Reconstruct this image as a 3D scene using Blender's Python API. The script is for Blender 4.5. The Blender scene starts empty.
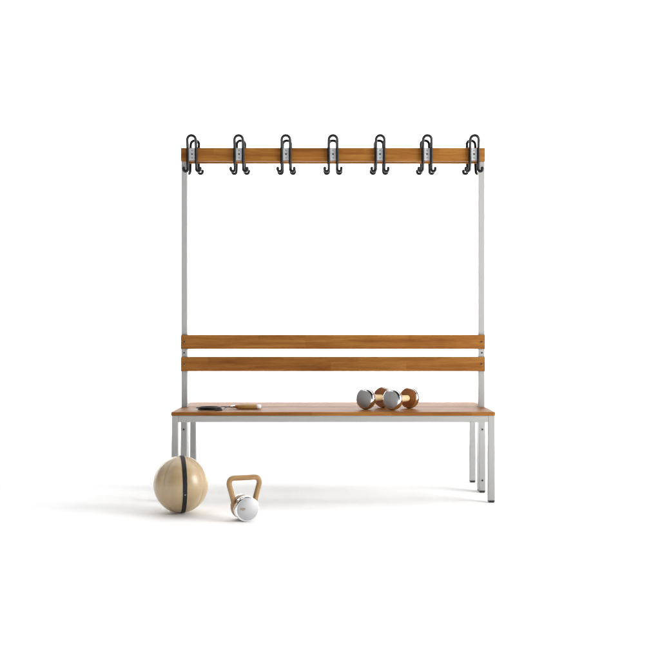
import bpy, bmesh, math, random
from mathutils import Vector, Matrix

random.seed(4)
sc = bpy.context.scene
COL = sc.collection
R = math.radians

# ------------------------------------------------------------------ helpers
def tag(o, label=None, cat=None, group=None, kind=None):
    if label: o['label'] = label
    if cat: o['category'] = cat
    if group: o['group'] = group
    if kind: o['kind'] = kind
    return o

def empty(name, loc=(0, 0, 0), rz=0.0, **kw):
    o = bpy.data.objects.new(name, None)
    o.empty_display_size = 0.05
    COL.objects.link(o)
    o.location = loc
    o.rotation_euler = (0, 0, rz)
    return tag(o, **kw)

def obj(name, bm, mats, parent=None, smooth=None, **kw):
    bmesh.ops.recalc_face_normals(bm, faces=bm.faces[:])
    me = bpy.data.meshes.new(name)
    if smooth is not None:
        lim = R(smooth)
        for f in bm.faces:
            f.smooth = True
        for e in bm.edges:
            if len(e.link_faces) == 2 and e.calc_face_angle(0) > lim:
                e.smooth = False
    bm.to_mesh(me)
    bm.free()
    if not isinstance(mats, (list, tuple)):
        mats = [mats]
    for m in mats:
        me.materials.append(m)
    o = bpy.data.objects.new(name, me)
    COL.objects.link(o)
    if parent: o.parent = parent
    return tag(o, **kw)

def copy_tree(o, parent=None):
    c = o.copy()
    COL.objects.link(c)
    if parent: c.parent = parent
    for ch in list(o.children):
        copy_tree(ch, c)
    return c

def add_box(bm, x0, x1, y0, y1, z0, z1, bev=0.0, seg=2, mi=0):
    t = bmesh.new()
    bmesh.ops.create_cube(t, size=1)
    bmesh.ops.scale(t, vec=(x1 - x0, y1 - y0, z1 - z0), verts=t.verts[:])
    bmesh.ops.translate(t, vec=((x0 + x1) / 2, (y0 + y1) / 2, (z0 + z1) / 2), verts=t.verts[:])
    if bev:
        bmesh.ops.bevel(t, geom=t.edges[:], offset=bev, segments=seg, affect='EDGES', profile=0.5)
    merge(bm, t, mi)

def merge(bm, t, mi=0):
    mp = {}
    for v in t.verts:
        mp[v] = bm.verts.new(v.co)
    for f in t.faces:
        try:
            nf = bm.faces.new([mp[v] for v in f.verts])
            nf.material_index = mi
        except ValueError:
            pass
    t.free()

def box(*a, **k):
    bm = bmesh.new()
    add_box(bm, *a, **k)
    return bm

def add_lathe(bm, prof, M=None, n=48, mi=0, close_ends=True):
    """prof = [(radius, height)], spun round local z, then moved by M"""
    M = M or Matrix.Identity(4)
    rings = []
    for r, h in prof:
        if r < 1e-6:
            rings.append([bm.verts.new(M @ Vector((0, 0, h)))])
        else:
            rings.append([bm.verts.new(M @ Vector((r * math.cos(2 * math.pi * i / n), r * math.sin(2 * math.pi * i / n), h))) for i in range(n)])
    for a, b in zip(rings, rings[1:]):
        for i in range(n):
            j = (i + 1) % n
            if len(a) == 1 and len(b) == 1: continue
            if len(a) == 1: f = bm.faces.new((a[0], b[i], b[j]))
            elif len(b) == 1: f = bm.faces.new((a[i], a[j], b[0]))
            else: f = bm.faces.new((a[i], a[j], b[j], b[i]))
            f.material_index = mi
    if close_ends:
        for rg in (rings[0], rings[-1]):
            if len(rg) > 1:
                bm.faces.new(rg).material_index = mi
    return bm

def add_tube(bm, pts, rad, n=12, mi=0, cap=True, closed=False, grain=False):
    """round tube along a polyline; rad may be a list"""
    pts = [Vector(p) for p in pts]
    rads = rad if isinstance(rad, (list, tuple)) else [rad] * len(pts)
    N = len(pts)
    tang = []
    for i in range(N):
        a = pts[(i - 1) % N] if (closed or i > 0) else pts[0]
        b = pts[(i + 1) % N] if (closed or i < N - 1) else pts[-1]
        tang.append((b - a).normalized())
    up = Vector((0, 0, 1)) if abs(tang[0].z) < 0.9 else Vector((0, 1, 0))
    nx = tang[0].cross(up).normalized()
    lay = bm.verts.layers.float_vector.new('grain') if grain else None
    rings = []
    for i in range(N):
        if i:
            q = tang[i - 1].rotation_difference(tang[i])
            nx = q @ nx
        nx = (nx - tang[i] * nx.dot(tang[i])).normalized()
        ny = tang[i].cross(nx)
        rings.append([bm.verts.new(pts[i] + (nx * math.cos(2 * math.pi * k / n) + ny * math.sin(2 * math.pi * k / n)) * rads[i]) for k in range(n)])
    if grain:
        s = 0.0
        for i, rg in enumerate(rings):
            if i: s += (pts[i] - pts[i - 1]).length
            for k, v in enumerate(rg):
                v[lay] = Vector((s, rads[i] * math.cos(2 * math.pi * k / n), rads[i] * math.sin(2 * math.pi * k / n)))
    pairs = list(zip(rings, rings[1:]))
    for a, b in pairs:
        for k in range(n):
            j = (k + 1) % n
            bm.faces.new((a[k], a[j], b[j], b[k])).material_index = mi
    if cap:
        bm.faces.new(rings[0][::-1]).material_index = mi
        bm.faces.new(rings[-1]).material_index = mi
    return bm

def smooth_path(pts, sub=8):
    """Catmull-Rom"""
    pts = [Vector(p) for p in pts]
    out = []
    for i in range(len(pts) - 1):
        p0 = pts[max(i - 1, 0)]; p1 = pts[i]; p2 = pts[i + 1]; p3 = pts[min(i + 2, len(pts) - 1)]
        for k in range(sub):
            t = k / sub
            out.append(0.5 * ((2 * p1) + (-p0 + p2) * t + (2 * p0 - 5 * p1 + 4 * p2 - p3) * t * t + (-p0 + 3 * p1 - 3 * p2 + p3) * t ** 3))
    out.append(pts[-1])
    return out

def add_prism(bm, outline, z0, z1, bev=0.0, seg=2):
    t = bmesh.new()
    lo = [t.verts.new((x, y, z0)) for x, y in outline]
    f = t.faces.new(lo)
    r = bmesh.ops.extrude_face_region(t, geom=[f])
    bmesh.ops.translate(t, vec=(0, 0, z1 - z0), verts=[v for v in r['geom'] if isinstance(v, bmesh.types.BMVert)])
    if bev:
        es = [e for e in t.edges if abs(e.verts[0].co.z - e.verts[1].co.z) < 1e-6]
        bmesh.ops.recalc_face_normals(t, faces=t.faces[:])
        bmesh.ops.bevel(t, geom=es, offset=bev, segments=seg, affect='EDGES', profile=0.5)
    merge(bm, t)
    return bm

AX_Y = Matrix.Rotation(R(90), 4, 'X')      # local +z -> world -y (towards the camera)
def face_front(x, y, z): return Matrix.Translation((x, y, z)) @ AX_Y

# ------------------------------------------------------------------ materials
def new_mat(name):
    m = bpy.data.materials.new(name)
    m.use_nodes = True
    nt = m.node_tree
    return m, nt, nt.nodes['Principled BSDF']

def lk(nt, a, b): nt.links.new(a, b)

def simple(name, col, rough=0.5, metal=0.0, bump=0.0, bscale=300, var=0.0, coat=0.0):
    m, nt, b = new_mat(name)
    b.inputs['Base Color'].default_value = (*col, 1)
    b.inputs['Roughness'].default_value = rough
    b.inputs['Metallic'].default_value = metal
    b.inputs['Coat Weight'].default_value = coat
    tc = nt.nodes.new('ShaderNodeTexCoord')
    if bump:
        n = nt.nodes.new('ShaderNodeTexNoise'); n.inputs['Scale'].default_value = bscale; n.inputs['Detail'].default_value = 4
        lk(nt, tc.outputs['Object'], n.inputs['Vector'])
        bp = nt.nodes.new('ShaderNodeBump'); bp.inputs['Strength'].default_value = bump; bp.inputs['Distance'].default_value = 0.001
        lk(nt, n.outputs['Fac'], bp.inputs['Height']); lk(nt, bp.outputs['Normal'], b.inputs['Normal'])
    if var:
        n = nt.nodes.new('ShaderNodeTexNoise'); n.inputs['Scale'].default_value = 9; n.inputs['Detail'].default_value = 5
        lk(nt, tc.outputs['Object'], n.inputs['Vector'])
        mr = nt.nodes.new('ShaderNodeMapRange'); mr.inputs['To Min'].default_value = max(0.02, rough - var); mr.inputs['To Max'].default_value = rough + var
        lk(nt, n.outputs['Fac'], mr.inputs['Value']); lk(nt, mr.outputs['Result'], b.inputs['Roughness'])
    return m

def wood(name, cols, rough=0.38, along='x', scale=1.0, staves=True, bump=0.12, streak=1.0, coat=0.0, spec=0.5, attr=None):
    """grained timber: streaks stretched along one axis, board to board offset from Object Info random"""
    m, nt, b = new_mat(name)
    N = nt.nodes
    tc = N.new('ShaderNodeTexCoord'); oi = N.new('ShaderNodeObjectInfo')
    sep = N.new("ShaderNodeSeparateXYZ")
    if attr:
        an = N.new('ShaderNodeAttribute'); an.attribute_name = attr; lk(nt, an.outputs['Vector'], sep.inputs[0])
    else:
        lk(nt, tc.outputs['Object'], sep.inputs[0])
    def math_(op, a, b_=None):
        n = N.new('ShaderNodeMath'); n.operation = op
        for i, v in enumerate((a, b_)):
            if v is None: continue
            if isinstance(v, (int, float)): n.inputs[i].default_value = v
            else: lk(nt, v, n.inputs[i])
        return n.outputs[0]
    if along == 'x': L, A, B = sep.outputs['X'], sep.outputs['Y'], sep.outputs['Z']
    elif along == 'y': L, A, B = sep.outputs['Y'], sep.outputs['X'], sep.outputs['Z']
    else: L, A, B = sep.outputs['Z'], sep.outputs['X'], sep.outputs['Y']
    rnd = math_('MULTIPLY', oi.outputs['Random'], 37.0)
    L2 = math_('ADD', L, rnd)
    comb = N.new('ShaderNodeCombineXYZ')
    lk(nt, math_('MULTIPLY', L2, 2.6 * scale), comb.inputs[0]); lk(nt, math_('MULTIPLY', A, 46.0 * scale), comb.inputs[1]); lk(nt, math_('MULTIPLY', B, 46.0 * scale), comb.inputs[2])
    n1 = N.new('ShaderNodeTexNoise'); n1.inputs['Scale'].default_value = 1.0; n1.inputs['Detail'].default_value = 6; n1.inputs['Roughness'].default_value = 0.62; n1.inputs['Distortion'].default_value = 0.15
    lk(nt, comb.outputs[0], n1.inputs['Vector'])
    comb2 = N.new('ShaderNodeCombineXYZ')
    lk(nt, math_('MULTIPLY', L2, 14.0 * scale), comb2.inputs[0]); lk(nt, math_('MULTIPLY', A, 420.0 * scale), comb2.inputs[1]); lk(nt, math_('MULTIPLY', B, 420.0 * scale), comb2.inputs[2])
    n2 = N.new('ShaderNodeTexNoise'); n2.inputs['Scale'].default_value = 1.0; n2.inputs['Detail'].default_value = 3
    lk(nt, comb2.outputs[0], n2.inputs['Vector'])
    ramp = N.new('ShaderNodeValToRGB')
    ramp.color_ramp.elements[0].position = 0.28; ramp.color_ramp.elements[0].color = (*cols[0], 1)
    ramp.color_ramp.elements[1].position = 0.74; ramp.color_ramp.elements[1].color = (*cols[2], 1)
    e = ramp.color_ramp.elements.new(0.5); e.color = (*cols[1], 1)
    fac = math_('ADD', math_('MULTIPLY', math_('SUBTRACT', n1.outputs['Fac'], 0.5), streak), 0.5)
    fac = math_('ADD', fac, math_('MULTIPLY', math_('SUBTRACT', n2.outputs['Fac'], 0.5), 0.40 * streak))
    if staves:
        br = N.new('ShaderNodeTexBrick')
        br.inputs['Color1'].default_value = (0.36, 0.36, 0.36, 1); br.inputs['Color2'].default_value = (0.64, 0.64, 0.64, 1)
        br.inputs['Scale'].default_value = 1.0; br.inputs['Mortar Size'].default_value = 0.0
        br.inputs['Brick Width'].default_value = 0.37; br.inputs['Row Height'].default_value = 0.0345
        br.offset = 0.37; br.squash = 1.0
        cb = N.new('ShaderNodeCombineXYZ'); lk(nt, L2, cb.inputs[0]); lk(nt, math_('ADD', math_('ADD', A, B), rnd), cb.inputs[1])
        lk(nt, cb.outputs[0], br.inputs['Vector'])
        sb = N.new('ShaderNodeSeparateColor'); lk(nt, br.outputs['Color'], sb.inputs[0])
        fac = math_('ADD', fac, math_('MULTIPLY', math_('SUBTRACT', sb.outputs[0], 0.5), 0.62))
    lk(nt, fac, ramp.inputs[0]); lk(nt, ramp.outputs[0], b.inputs['Base Color'])
    b.inputs['Roughness'].default_value = rough
    b.inputs['Coat Weight'].default_value = coat
    b.inputs['Coat Roughness'].default_value = 0.25
    b.inputs['Specular IOR Level'].default_value = spec
    bp = N.new('ShaderNodeBump'); bp.inputs['Strength'].default_value = bump; bp.inputs['Distance'].default_value = 0.0006
    lk(nt, n2.outputs['Fac'], bp.inputs['Height']); lk(nt, bp.outputs['Normal'], b.inputs['Normal'])
    return m

M_BEECH = wood('stained_beech', [(0.172, 0.056, 0.0095), (0.250, 0.096, 0.0175), (0.335, 0.150, 0.033)], rough=0.55, spec=0.13, streak=1.0)
M_DARKWOOD = wood('walnut', [(0.30, 0.105, 0.022), (0.40, 0.155, 0.036), (0.50, 0.22, 0.060)], rough=0.4, staves=False, scale=2.5)
M_BIRCH = wood('birch', [(0.36, 0.190, 0.055), (0.46, 0.265, 0.088), (0.56, 0.345, 0.135)], rough=0.42, staves=False, scale=2.2)
M_CORE = wood('oak', [(0.20, 0.095, 0.035), (0.28, 0.145, 0.058), (0.36, 0.20, 0.085)], rough=0.42, staves=False, scale=2.2)
M_ASH = wood('ash', [(0.21, 0.105, 0.033), (0.33, 0.188, 0.070), (0.46, 0.29, 0.125)], rough=0.33, streak=1.0, attr='grain', staves=False, scale=2.2)
M_PALEWOOD = wood('maple', [(0.66, 0.46, 0.24), (0.74, 0.55, 0.32), (0.80, 0.62, 0.39)], rough=0.4, staves=False, scale=2.2)
M_STEEL = simple('grey_powder_coat', (0.345, 0.345, 0.34), 0.45, bump=0.05, bscale=900)
M_BOUNCE = simple('pale_bounce_underside', (0.70, 0.70, 0.69), 0.5)  # invented pale seat underside, added to lighten and neutralise the floor shadow
M_BLACKPL = simple('black_plastic', (0.02, 0.02, 0.02), 0.5, bump=0.05)
M_WIRE = simple('black_lacquered_wire', (0.007, 0.007, 0.008), 0.22, bump=0.03)
M_WIRE.node_tree.nodes['Principled BSDF'].inputs['Specular IOR Level'].default_value = 0.25
M_PLATE = simple('galvanised_plate', (0.66, 0.67, 0.69), 0.42, metal=0.15, bump=0.04)
M_SCREW = simple('dark_screw_head', (0.025, 0.025, 0.028), 0.35, metal=0.5)
M_ZINC = simple('zinc_washer', (0.7, 0.7, 0.7), 0.25, metal=1.0)
M_BRONZE = simple('bronze_screw_cup', (0.30, 0.19, 0.10), 0.38, metal=0.8)
M_DENT = simple('plate_hole_shadowed_zinc', (0.22, 0.22, 0.24), 0.5, metal=0.5)
M_CHROME = simple('polished_chrome', (0.88, 0.88, 0.89), 0.05, metal=1.0)
M_GOLD = simple('gold_print', (0.24, 0.12, 0.025), 0.5)
M_STRAP = simple('black_leather_strap', (0.012, 0.0115, 0.0125), 0.5, bump=0.15, bscale=500)
M_STRAP.node_tree.nodes['Principled BSDF'].inputs['Specular IOR Level'].default_value = 0.3
M_RUBBER = simple('black_rubber', (0.014, 0.014, 0.014), 0.5, bump=0.05)
M_CORD = simple('black_cord', (0.012, 0.012, 0.013), 0.42, bump=0.2, bscale=700)
M_WHITE = simple('white_cap', (0.85, 0.84, 0.83), 0.3)

def brushed(name, col, metal, r0, r1):
    m, nt, b = new_mat(name)
    b.inputs['Base Color'].default_value = (*col, 1)
    b.inputs['Metallic'].default_value = metal
    tc = nt.nodes.new('ShaderNodeTexCoord')
    mp = nt.nodes.new('ShaderNodeMapping'); mp.inputs['Scale'].default_value = (40, 900, 900); mp.inputs['Rotation'].default_value = (0, R(40), 0)
    n = nt.nodes.new('ShaderNodeTexNoise'); n.inputs['Scale'].default_value = 1.0; n.inputs['Detail'].default_value = 3
    lk(nt, tc.outputs['Object'], mp.inputs['Vector']); lk(nt, mp.outputs[0], n.inputs['Vector'])
    mr = nt.nodes.new('ShaderNodeMapRange'); mr.inputs['To Min'].default_value = r0; mr.inputs['To Max'].default_value = r1
    lk(nt, n.outputs['Fac'], mr.inputs['Value']); lk(nt, mr.outputs[0], b.inputs['Roughness'])
    bp = nt.nodes.new('ShaderNodeBump'); bp.inputs['Strength'].default_value = 0.12; bp.inputs['Distance'].default_value = 0.0004
    lk(nt, n.outputs['Fac'], bp.inputs['Height']); lk(nt, bp.outputs[0], b.inputs['Normal'])
    return m

M_SATIN = brushed('satin_steel_face', (0.47, 0.475, 0.49), 0.55, 0.5, 0.66)
M_BRUSHED = brushed('brushed_dark_steel', (0.38, 0.39, 0.405), 0.35, 0.42, 0.6)

def leather():
    m, nt, b = new_mat('tan_leather')
    tc = nt.nodes.new('ShaderNodeTexCoord')
    n = nt.nodes.new('ShaderNodeTexNoise'); n.inputs['Scale'].default_value = 14; n.inputs['Detail'].default_value = 6
    lk(nt, tc.outputs['Object'], n.inputs['Vector'])
    ramp = nt.nodes.new('ShaderNodeValToRGB')
    ramp.color_ramp.elements[0].position = 0.3; ramp.color_ramp.elements[0].color = (0.41, 0.288, 0.145, 1)
    ramp.color_ramp.elements[1].position = 0.7; ramp.color_ramp.elements[1].color = (0.455, 0.328, 0.175, 1)
    lk(nt, n.outputs['Fac'], ramp.inputs[0]); lk(nt, ramp.outputs[0], b.inputs['Base Color'])
    b.inputs['Roughness'].default_value = 0.46
    b.inputs['Coat Weight'].default_value = 0.9
    b.inputs['Coat Roughness'].default_value = 0.31
    b.inputs['Specular IOR Level'].default_value = 0.75
    v = nt.nodes.new('ShaderNodeTexVoronoi'); v.inputs['Scale'].default_value = 330
    lk(nt, tc.outputs['Object'], v.inputs['Vector'])
    bp = nt.nodes.new('ShaderNodeBump'); bp.inputs['Strength'].default_value = 0.10; bp.inputs['Distance'].default_value = 0.0006
    lk(nt, v.outputs['Distance'], bp.inputs['Height']); lk(nt, bp.outputs[0], b.inputs['Normal'])
    return m
M_LEATHER = leather()
M_FLOOR = simple('white_studio_paper', (0.92, 0.92, 0.92), 0.9)
M_FLOOR.node_tree.nodes['Principled BSDF'].inputs['Specular IOR Level'].default_value = 0.15

# ------------------------------------------------------------------ setting
bm = bmesh.new()
vs = [bm.verts.new(p) for p in ((-14, -12, 0), (14, -12, 0), (14, 5, 0), (-14, 5, 0))]
bm.faces.new(vs)
obj('floor', bm, M_FLOOR, kind='structure')
bm = bmesh.new()
prof = [(5.0 + 2.5 * math.sin(a), 2.5 - 2.5 * math.cos(a)) for a in [R(90) * i / 24 for i in range(25)]] + [(7.5, 8.0)]
rows = [[bm.verts.new((x, y, z)) for x in (-14, 14)] for y, z in prof]
for a, b in zip(rows, rows[1:]):
    bm.faces.new((a[0], a[1], b[1], b[0]))
obj('backdrop', bm, M_FLOOR, smooth=60, kind='structure')

# ------------------------------------------------------------------ bench
XC = 0.0148
bench = empty('cloakroom_bench', (XC, 0, 0), label='brown wooden bench on a grey steel frame with a rail of black coat hooks', cat='bench')

def seat_outline(s):
    # s=-1: the half facing the camera, +1: the half behind; notched at the ends for the posts
    o = 0.348 * s; i = 0.0050 * s; nt_ = 0.0245 * s; r = 0.009
    pts = []
    hx = 0.7520
    for cx, a0 in ((-hx + r, 180), (hx - r, 270)):
        for k in range(5):
            a = R(a0 + 22.5 * k)
            pts.append((cx + r * math.cos(a), (abs(o) - r) * s + s * -1 * r * math.sin(a)))
    # going on along the inner edge from right to left
    pts += [(hx, nt_), (0.7155, nt_), (0.7155, i), (-0.7155, i), (-0.7155, nt_), (-hx, nt_)]
    return pts
for s in (-1, 1):
    obj('seat', add_prism(bmesh.new(), seat_outline(s), 0.402, 0.420, 0.002), [M_BEECH, M_BOUNCE], bench)
for o in bench.children:
    for f in o.data.polygons:
        if f.normal.z < -0.9: f.material_index = 1  # unseen undersides turned into a bounce surface

W = 0.0305
XO, XI = 0.7490, 0.7490 - W
def bolt(parent, x, y, z, r=0.0042, washer=None, mat=M_SCREW, name='bolt'):
    b = bmesh.new()
    if washer:
        add_lathe(b, [(washer, 0.0), (washer, 0.0012), (washer * 0.86, 0.0024), (r * 1.05, 0.0026), (r * 1.0, 0.0014)], face_front(x, y, z), 24, 0, False)
    add_lathe(b, [(r, -0.001), (r, 0.0016), (r * 0.7, 0.0026), (r * 0.5, 0.0026), (r * 0.45, 0.0012), (0, 0.0012)], face_front(x, y, z), 20, 1 if washer else 0, False)
    return obj(name, b, [M_BRONZE, mat] if washer else mat, parent, smooth=40)

def foot(parent, x0, x1, y0, y1):
    b = bmesh.new()
    add_box(b, x0 + 0.0006, x1 - 0.0006, y0 + 0.0006, y1 - 0.0006, 0.0045, 0.0105, 0.001)
    t = bmesh.new(); add_box(t, x0 + 0.002, x1 - 0.002, y0 + 0.002, y1 - 0.002, 0.0, 0.0046, 0.0022, 3)
    merge(b, t)
    obj('foot_cap', b, M_BLACKPL, parent)

for sx in (-1, 1):
    x0, x1 = sorted((sx * XI, sx * XO))
    for y0, y1 in ((-0.346, -0.3155), (0.3155, 0.346)):
        lg = obj('leg', box(x0, x1, y0, y1, 0.010, 0.4018, 0.0025), M_STEEL, bench)
        foot(lg, x0, x1, y0, y1)
    # deep middle leg carrying the upright
    ml = obj('middle_leg', box(x0, x1, -0.040, 0.040, 0.010, 0.4018, 0.0025), M_STEEL, bench)
    foot(ml, x0, x1, -0.040, 0.040)
    bolt(ml, sx * 0.734, -0.040, 0.3114, 0.0046); bolt(ml, sx * 0.734, -0.040, 0.061, 0.0046)
    # end rails joining front leg, middle leg and rear leg
    for y0, y1 in ((-0.3153, -0.0402), (0.0402, 0.3153)):
        obj('end_rail', box(x0 + 0.001, x1 - 0.001, y0, y1, 0.376, 0.4012, 0.002), M_STEEL, bench)
    up = obj('post', box(x0 + 0.0003, x1 - 0.0003, -0.0225, 0.0225, 0.400, 1.690, 0.002), M_STEEL, bench)
    bolt(up, sx * 0.734, -0.0225, 0.6876, 0.0042, None)
    bolt(up, sx * 0.734, -0.0225, 1.596, 0.0042, None)
for y0, y1 in ((-0.3455, -0.3165), (0.3165, 0.3455)):
    obj('seat_rail', box(-XI + 0.0002, XI - 0.0002, y0, y1, 0.3725, 0.4014, 0.002), M_STEEL, bench)

for s in (-1, 1):
    y0, y1 = sorted((s * 0.0230, s * 0.0430))
    for z0, z1 in ((0.7065, 0.7762), (0.5970, 0.6672)):
        sl = obj('backrest_slat', box(-0.7480, 0.7480, y0, y1, z0, z1, 0.0022), M_BEECH, bench)
        if s == -1:
            for sx in (-1, 1):
                bolt(sl, sx * 0.731, -0.0430, (z0 + z1) / 2, 0.0034, 0.0064, name='screw')
    y0, y1 = sorted((s * 0.0232, s * 0.0432))
    obj('hook_board', box(-0.7480, 0.7480, y0, y1, 1.6290, 1.6955, 0.0022), M_BEECH, bench)

# a coat hook: two J ends joined by an upright loop, screwed on through a plate
def hook_path():
    w = 0.0207; y0 = -0.0530
    def lean(z): 
        t = max(0.0, (z - 1.690) / 0.062)
        return y0 - 0.021 * min(1.0, t) ** 1.1
    half = []
    r = 0.0104; dirx, diry = math.cos(R(10)), math.sin(R(10))
    cz = 1.5900
    for k in range(11):
        a = math.pi * (k / 10.0) * 1.12 - math.pi * 0.12
        d = r + r * math.cos(a)
        half.append((d, cz - r * math.sin(a)))
    J = [(w + d * dirx, y0 + 0.009 - d * diry, z) for d, z in half]
    up = [(w, y0 + 0.0085, 1.596), (w, y0 + 0.0055, 1.606), (w, y0 + 0.002, 1.618), (w, y0, 1.632)] + [(w, y0, z) for z in (1.65, 1.685)] + [(w, lean(z), z) for z in (1.70, 1.715)]
    arch = [(w * math.cos(R(a)), lean(1.7300 + w * math.sin(R(a))), 1.7300 + w * math.sin(R(a))) for a in range(0, 181, 15)]
    right = J + up
    left = [(-x, y, z) for x, y, z in right][::-1]
    return right + arch + left
def make_hook(parent):
    b = bmesh.new()
    P = hook_path()
    add_tube(b, P, 0.0071, 14)
    for p in (P[0], P[-1]):
        t = bmesh.new(); bmesh.ops.create_uvsphere(t, u_segments=14, v_segments=10, radius=0.0082)
        bmesh.ops.translate(t, vec=p, verts=t.verts[:]); merge(b, t)
    h = obj('coat_hook', b, M_WIRE, parent, smooth=50)
    pl = obj('mounting_plate', box(-0.0215, 0.0215, -0.0456, -0.0434, 1.6325, 1.6925, 0.0008), M_PLATE, h)
    bolt(h, 0, -0.0456, 1.6636, 0.0042, name='screw')
    for dz in (-0.0185, 0.0185):
        b = bmesh.new()
        add_lathe(b, [(0.0030, 0.0), (0.0027, 0.0008), (0.0016, 0.0008), (0.0012, 0.0002), (0, 0.0002)], face_front(0, -0.0456, 1.6636 + dz), 16, 0, False)
        obj('rivet', b, M_DENT, h, smooth=40)  # dent in the plate, not a rivet: its shade is in the colour
    return h
proto = make_hook(bench)
for s in (0, 1):
    for i in range(7):
        h = proto if (s == 0 and i == 0) else copy_tree(proto, bench)
        h.location = ((i - 3) * 0.2307 * (1 if s == 0 else -1), 0, 0)
        h.rotation_euler = (0, 0, math.pi * s)

# ------------------------------------------------------------------ medicine ball
RB = 0.121
ball = empty('medicine_ball', (-0.6535, -0.615, RB), rz=R(8), label='tan leather ball with a black strap, on the floor before the bench', cat='ball')
ball.scale = (0.980, 0.980, 1.025); ball.location.z = RB * 1.025
b = bmesh.new()
NU, NV = 240, 96
SE = [R(8 + 45 * k) for k in range(8)]
def ball_pt(lon, lat, extra=0.0):
    # lon 0 faces the camera (-y), + to the right
    g = 0.0
    for s_ in SE:
        d = (lon - s_ + math.pi) % (2 * math.pi) - math.pi
        dist = abs(d) * math.cos(lat) * RB
        g += 0.0016 * math.exp(-(dist / 0.0022) ** 2)
    dd = min(abs((lon - s_ + math.pi) % (2 * math.pi) - math.pi) for s_ in SE)
    puff = 0.0026 * math.sin(min(1.0, dd / R(22.5)) * math.pi / 2) * math.cos(lat)
    r = RB - 0.001 - g * min(1, math.cos(lat) * 4) + puff + extra
    return Vector((r * math.cos(lat) * math.sin(lon), -r * math.cos(lat) * math.cos(lon), r * math.sin(lat)))
top = b.verts.new((0, 0, RB - 0.001)); bot = b.verts.new((0, 0, -RB + 0.0005))
rings = []
for j in range(1, NV):
    lat = -math.pi / 2 + math.pi * j / NV
    rings.append([b.verts.new(ball_pt(2 * math.pi * i / NU, lat)) for i in range(NU)])
for a, c in zip(rings, rings[1:]):
    for i in range(NU):
        b.faces.new((a[i], a[(i + 1) % NU], c[(i + 1) % NU], c[i]))
for i in range(NU):
    b.faces.new((bot, rings[0][(i + 1) % NU], rings[0][i]))
    b.faces.new((top, rings[-1][i], rings[-1][(i + 1) % NU]))
obj('ball_cover', b, M_LEATHER, ball, smooth=80)
# strap: a thin raised band on a circle, its plane turned a little from the line of sight
b = bmesh.new()
psi = R(6.2); c_off = 0.005
nrm = Vector((math.cos(psi), math.sin(psi), 0)); e1 = Vector((-math.sin(psi) * -1, -math.cos(psi), 0)); e1 = (e1 - nrm * e1.dot(nrm)).normalized()
rr = []
sec = [(-0.0096, -0.0015), (-0.0096, 0.0008), (-0.0085, 0.0017), (0.0085, 0.0017), (0.0096, 0.0008), (0.0096, -0.0015)]
NS = 140
for k in range(NS):
    a = 2 * math.pi * k / NS
    rad = e1 * math.cos(a) + Vector((0, 0, 1)) * math.sin(a)
    row = []
    for u, h in sec:
        off = c_off + u
        rho = math.sqrt(RB * RB - off * off) + h
        if rad.z < -0.9: rho -= 0.0019 * (-rad.z - 0.9) / 0.1
        row.append(b.verts.new(nrm * off + rad * rho))
    rr.append(row)
for k in range(NS):
    a, c = rr[k], rr[(k + 1) % NS]
    for q in range(len(sec)):
        p = (q + 1) % len(sec)
        b.faces.new((a[q], a[p], c[p], c[q]))
strap = obj('strap', b, M_STRAP, ball, smooth=35)
b = bmesh.new()
an = R(-14)
rad = e1 * math.cos(an) + Vector((0, 0, 1)) * math.sin(an)
p = nrm * c_off + rad * (RB + 0.0012)
Mq = Matrix.Translation(p) @ rad.to_track_quat('Z', 'Y').to_matrix().to_4x4()
add_lathe(b, [(0.0022, 0), (0.0020, 0.0008), (0.0012, 0.0014), (0, 0.0016)], Mq, 16, 0, False)
obj('rivet', b, M_ZINC, strap, smooth=60)

# ------------------------------------------------------------------ kettlebell
RK = 0.0528
kb = empty('kettlebell', (-0.3607, -0.8028, 0), rz=R(21), label='chrome kettlebell with wooden loop handle standing on the floor beside the tan ball', cat='kettlebell')
def drum(prof, r0=RK): return prof
Kz = RK
AY = lambda y: Matrix.Translation((0, y, Kz)) @ AX_Y     # heights grow towards the camera
def round_edge(r, h0, h1, e, k=6):
    out = []
    for i in range(k + 1):
        a = R(90) * i / k
        out.append((r - e + e * math.sin(a), h0 + e - e * math.cos(a)))
    for i in range(k + 1):
        a = R(90) * i / k
        out.append((r - e + e * math.cos(a), h1 - e + e * math.sin(a)))
    return out
cp = obj('front_weight', add_lathe(bmesh.new(), [(0, 0.0135)] + round_edge(RK, 0.0135, 0.0475, 0.0062), AY(0), 96), M_CHROME, kb, smooth=40)
obj('face_plate', add_lathe(bmesh.new(), [(0.0464, 0.0470), (0.0464, 0.0478), (0.0460, 0.0481), (0, 0.0481)], AY(0), 80, 0, False), M_SATIN, cp, smooth=40)
obj('rear_weight', add_lathe(bmesh.new(), round_edge(RK - 0.0035, -0.0475, -0.0310, 0.005), AY(0), 96), M_CHROME, kb, smooth=40)
obj('core', add_lathe(bmesh.new(), [(0.0502, -0.0300), (0.0512, -0.0290), (0.0512, 0.0020), (0.0502, 0.0030)], AY(0), 64), M_CORE, kb, smooth=30)
gb = bmesh.new()
for h0, h1 in ((-0.0312, -0.0299), (0.0029, 0.0137)):
    add_lathe(gb, [(0.0506, h0), (0.0506, h1)], AY(0), 64)
obj('spacer_ring', gb, M_BLACKPL, kb, smooth=30)
hp = [(-0.0385, 0.040), (-0.0425, 0.058), (-0.0468, 0.080), (-0.0545, 0.112), (-0.0640, 0.146), (-0.0655, 0.160), (-0.0600, 0.1735), (-0.0470, 0.1785), (-0.02, 0.1785)]
hp = hp + [(-x, z) for x, z in hp[::-1]]
path = smooth_path([(x, 0, z) for x, z in hp], 6)
obj('handle', add_tube(bmesh.new(), path, 0.0112, 20, grain=True), M_ASH, kb, smooth=60)
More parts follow.
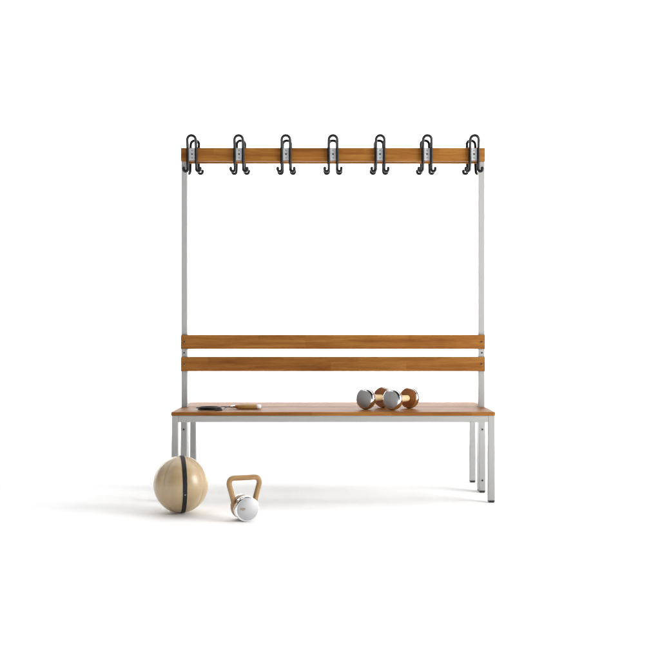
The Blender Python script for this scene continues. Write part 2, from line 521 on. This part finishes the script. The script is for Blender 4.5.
# gold print on the front face: three small letter-like marks
b = bmesh.new()
yf = -0.0481 - 0.0002
def stroke(x0, x1, z0, z1): add_box(b, x0, x1, yf - 0.0003, yf + 0.0001, Kz + z0, Kz + z1)
gx, gz = -0.0300, -0.0030
u = 0.0016
for k, strokes in enumerate([
        [(0, .9, 0, 6), (3.6, 4.5, 0, 6), (1.0, 3.5, 5, 6), (1.0, 3.5, 2.4, 3.4)],
        [(0, .9, 0, 6), (1.0, 3.5, 0, 1), (1.0, 3.5, 5, 6), (3.6, 4.5, 0, 6)],
        [(0, .9, 0, 6), (3.6, 4.5, 0, 6), (1.0, 3.5, 2.5, 3.5)]]):
    for (a0, a1, c0, c1) in strokes:
        stroke(gx + (k * 5.6 + a0) * u * 0.78, gx + (k * 5.6 + a1) * u * 0.78, gz + c0 * u, gz + c1 * u)
obj('printed_mark', b, M_GOLD, cp)

# ------------------------------------------------------------------ dumbbells
SEAT = 0.420
RD = 0.0510
def make_dumbbell():
    # axis along local y, front head towards -y
    t = empty('dumbbell', (0, 0, 0), label='left dumbbell of two, its far wooden disc partly hidden behind its neighbour', cat='dumbbell', group='dumbbells lying on the bench seat')
    T = Matrix.Translation((0, 0, RD)) @ AX_Y
    half = 0.0925
    obj('handle', add_lathe(bmesh.new(), [(0.0150, -0.058), (0.0150, -0.05), (0.0158, -0.03), (0.0160, 0), (0.0158, 0.03), (0.0150, 0.05), (0.0150, 0.058)], T, 40), M_PALEWOOD, t, smooth=40)
    for s in (1, -1):
        prof = [(r, s * h) for r, h in round_edge(RD, half - 0.030, half, 0.0110)]
        prof = [prof[0]] + prof
        hd = obj('chrome_head', add_lathe(bmesh.new(), prof[:-1] + [(prof[-1][0], prof[-1][1])], T, 96), M_CHROME, t, smooth=40)
        obj('end_plate', add_lathe(bmesh.new(), [(0.0405, s * (half - 0.001)), (0.0405, s * (half + 0.0004)), (0.0400, s * (half + 0.0008)), (0, s * (half + 0.0008))], T, 72, 0, False), M_BRUSHED, hd, smooth=40)
        obj('wooden_disc', add_lathe(bmesh.new(), [(0.0465, s * (half - 0.0275)), (0.0465, s * (half - 0.0312)), (0.0458, s * (half - 0.0318)), (0, s * (half - 0.0318))], T, 72, 0, False), M_DARKWOOD, hd, smooth=30)
    return t
def front_to_origin(fx, fy, ang):
    a = (-math.sin(ang), -math.cos(ang))
    return (fx - 0.0925 * a[0], fy - 0.0925 * a[1], SEAT)
d1 = make_dumbbell()
d1.location = front_to_origin(0.1625, -0.200, R(35)); d1.rotation_euler.z = -R(35)
d2 = copy_tree(d1)
d2.location = front_to_origin(0.2875, -0.253, R(35)); d2.rotation_euler.z = -R(35)
d2['label'] = 'right dumbbell of two, its far wooden disc and pale handle in full view'

# ------------------------------------------------------------------ jump rope
jr = empty('jump_rope', (-0.571, -0.235, SEAT), label='coiled black jump rope with wooden handle lying on the bench seat', cat='jump rope')
rc = 0.0024
pts = []
turns = 6
for k in range(turns * 20 + 1):
    a = 2 * math.pi * k / 20
    n = k / 20
    rx = 0.051 + 0.006 * math.sin(1.7 * n + 0.4); ry = 0.037 + 0.005 * math.cos(2.1 * n)
    layer = n / turns
    z = rc + 0.0145 * layer + 0.0014 * math.sin(a * 0.5 + n)
    pts.append((0.012 * math.sin(n * 2.3) * 0.5 + rx * math.cos(a + 0.3), 0.004 * math.cos(n * 1.9) + ry * math.sin(a + 0.3), max(rc, z)))
pts += [(0.062, 0.040, 0.0150), (0.076, 0.057, 0.0120), (0.094, 0.068, 0.0104)]
b = bmesh.new(); add_tube(b, smooth_path(pts, 3), rc, 8)
pts2 = [(0.030, -0.030, rc), (0.050, -0.020, rc), (0.058, 0.012, rc), (0.062, 0.055, 0.004), (0.076, 0.092, 0.009), (0.095, 0.104, 0.0104)]
add_tube(b, smooth_path(pts2, 6), rc, 8)
obj('cord', b, M_CORD, jr, smooth=60)
AXX = Matrix.Rotation(R(90), 4, 'Y')
def rope_handle(y, rz):
    T = Matrix.Translation((0.093, y, 0.0111)) @ Matrix.Rotation(rz, 4, 'Z') @ AXX
    h = obj('handle', add_lathe(bmesh.new(), [(0.0090, 0.0365), (0.0102, 0.046), (0.0107, 0.055), (0.0108, 0.09), (0.0103, 0.125), (0.0085, 0.127)], T, 32), M_BIRCH, jr, smooth=40)
    obj('tapered_neck', add_lathe(bmesh.new(), [(0.0056, 0.020), (0.0064, 0.024), (0.0080, 0.032), (0.0090, 0.0363)], T, 32), M_DARKWOOD, h, smooth=40)
    obj('ferrule', add_lathe(bmesh.new(), [(0.0030, 0.000), (0.0052, 0.001), (0.0056, 0.006), (0.0040, 0.0075), (0.0040, 0.010), (0.0066, 0.0115), (0.0066, 0.0205)], T, 24), M_CHROME, h, smooth=30)
    obj('end_cap', add_lathe(bmesh.new(), [(0.0096, 0.1268), (0.0105, 0.129), (0.0100, 0.137), (0.0076, 0.1425), (0.005, 0.1455), (0, 0.146)], T, 28), M_WHITE, h, smooth=50)
rope_handle(0.068, R(1)); rope_handle(0.104, R(2))

# ------------------------------------------------------------------ light
w = bpy.data.worlds.new('World'); sc.world = w; w.use_nodes = True
nt = w.node_tree; bg = nt.nodes['Background']
tc = nt.nodes.new('ShaderNodeTexCoord')
dot = nt.nodes.new('ShaderNodeVectorMath'); dot.operation = 'DOT_PRODUCT'
dv = Vector((0.05, -0.70, 0.70)).normalized()
dot.inputs[1].default_value = dv
lk(nt, tc.outputs['Generated'], dot.inputs[0])
rp = nt.nodes.new('ShaderNodeValToRGB')
rp.color_ramp.elements[0].position = 0.62; rp.color_ramp.elements[0].color = (1, 1, 1, 1)
rp.color_ramp.elements[1].position = 0.80; rp.color_ramp.elements[1].color = (0.03, 0.03, 0.03, 1)
lk(nt, dot.outputs['Value'], rp.inputs[0])
sx = nt.nodes.new('ShaderNodeSeparateXYZ'); lk(nt, tc.outputs['Generated'], sx.inputs[0])
rx = nt.nodes.new('ShaderNodeMapRange'); rx.inputs['From Min'].default_value = -0.9; rx.inputs['From Max'].default_value = 0.8
rx.inputs['To Min'].default_value = 0.22; rx.inputs['To Max'].default_value = 0.72
lk(nt, sx.outputs['X'], rx.inputs['Value'])
mu = nt.nodes.new('ShaderNodeMix'); mu.data_type = 'RGBA'; mu.blend_type = 'MULTIPLY'; mu.inputs[0].default_value = 1.0
lk(nt, rp.outputs[0], mu.inputs[6]); lk(nt, rx.outputs[0], mu.inputs[7])
lk(nt, mu.outputs[2], bg.inputs['Color'])
bg.inputs['Strength'].default_value = 1.0

def area(name, loc, target, sx, sy, power, col=(1, 1, 1)):
    l = bpy.data.lights.new(name, 'AREA'); l.shape = 'RECTANGLE'; l.size = sx; l.size_y = sy; l.energy = power; l.color = col
    o = bpy.data.objects.new(name, l); COL.objects.link(o); o.location = loc
    o.rotation_euler = (Vector(target) - Vector(loc)).to_track_quat('-Z', 'Y').to_euler()
    return o
area('key_softbox', (3.4, -1.9, 1.35), (0, -0.1, 0.6), 1.9, 2.1, 165, (1, 0.985, 0.96))
area('left_fill', (-3.3, -1.7, 1.1), (-0.3, -0.3, 0.5), 0.7, 1.9, 8)  # added dim fill for the ball's left side, no known source
area('overhead_softbox', (-0.5, 0.9, 3.6), (-0.5, 0.6, 0), 9.0, 3.2, 135)
area('backdrop_lamp', (0, 2.6, 4.6), (0, 7.0, 1.2), 9.0, 1.2, 1000).data.spread = R(125)
fo = area('floor_fill', (-0.6, -3.5, 3.6), (-0.6, -3.3, 0), 9.0, 2.0, 225)  # added unseen fill that whitens the floor near the camera
fo.data.spread = R(60)

# ------------------------------------------------------------------ camera
cam = bpy.data.cameras.new('camera'); co = bpy.data.objects.new('camera', cam); COL.objects.link(co)
co.location = (0, -5.348, 0.80); co.rotation_euler = (R(90), 0, 0)
cam.sensor_width = 36; cam.lens = 1080 * 36 / 660
cam.clip_end = 200; cam.clip_start = 0.05
sc.camera = co

sc.view_settings.view_transform = 'Standard'; sc.view_settings.look = 'None'
sc.view_settings.exposure = 0; sc.view_settings.gamma = 1
sc.cycles.use_denoising = True
sc.cycles.max_bounces = 8
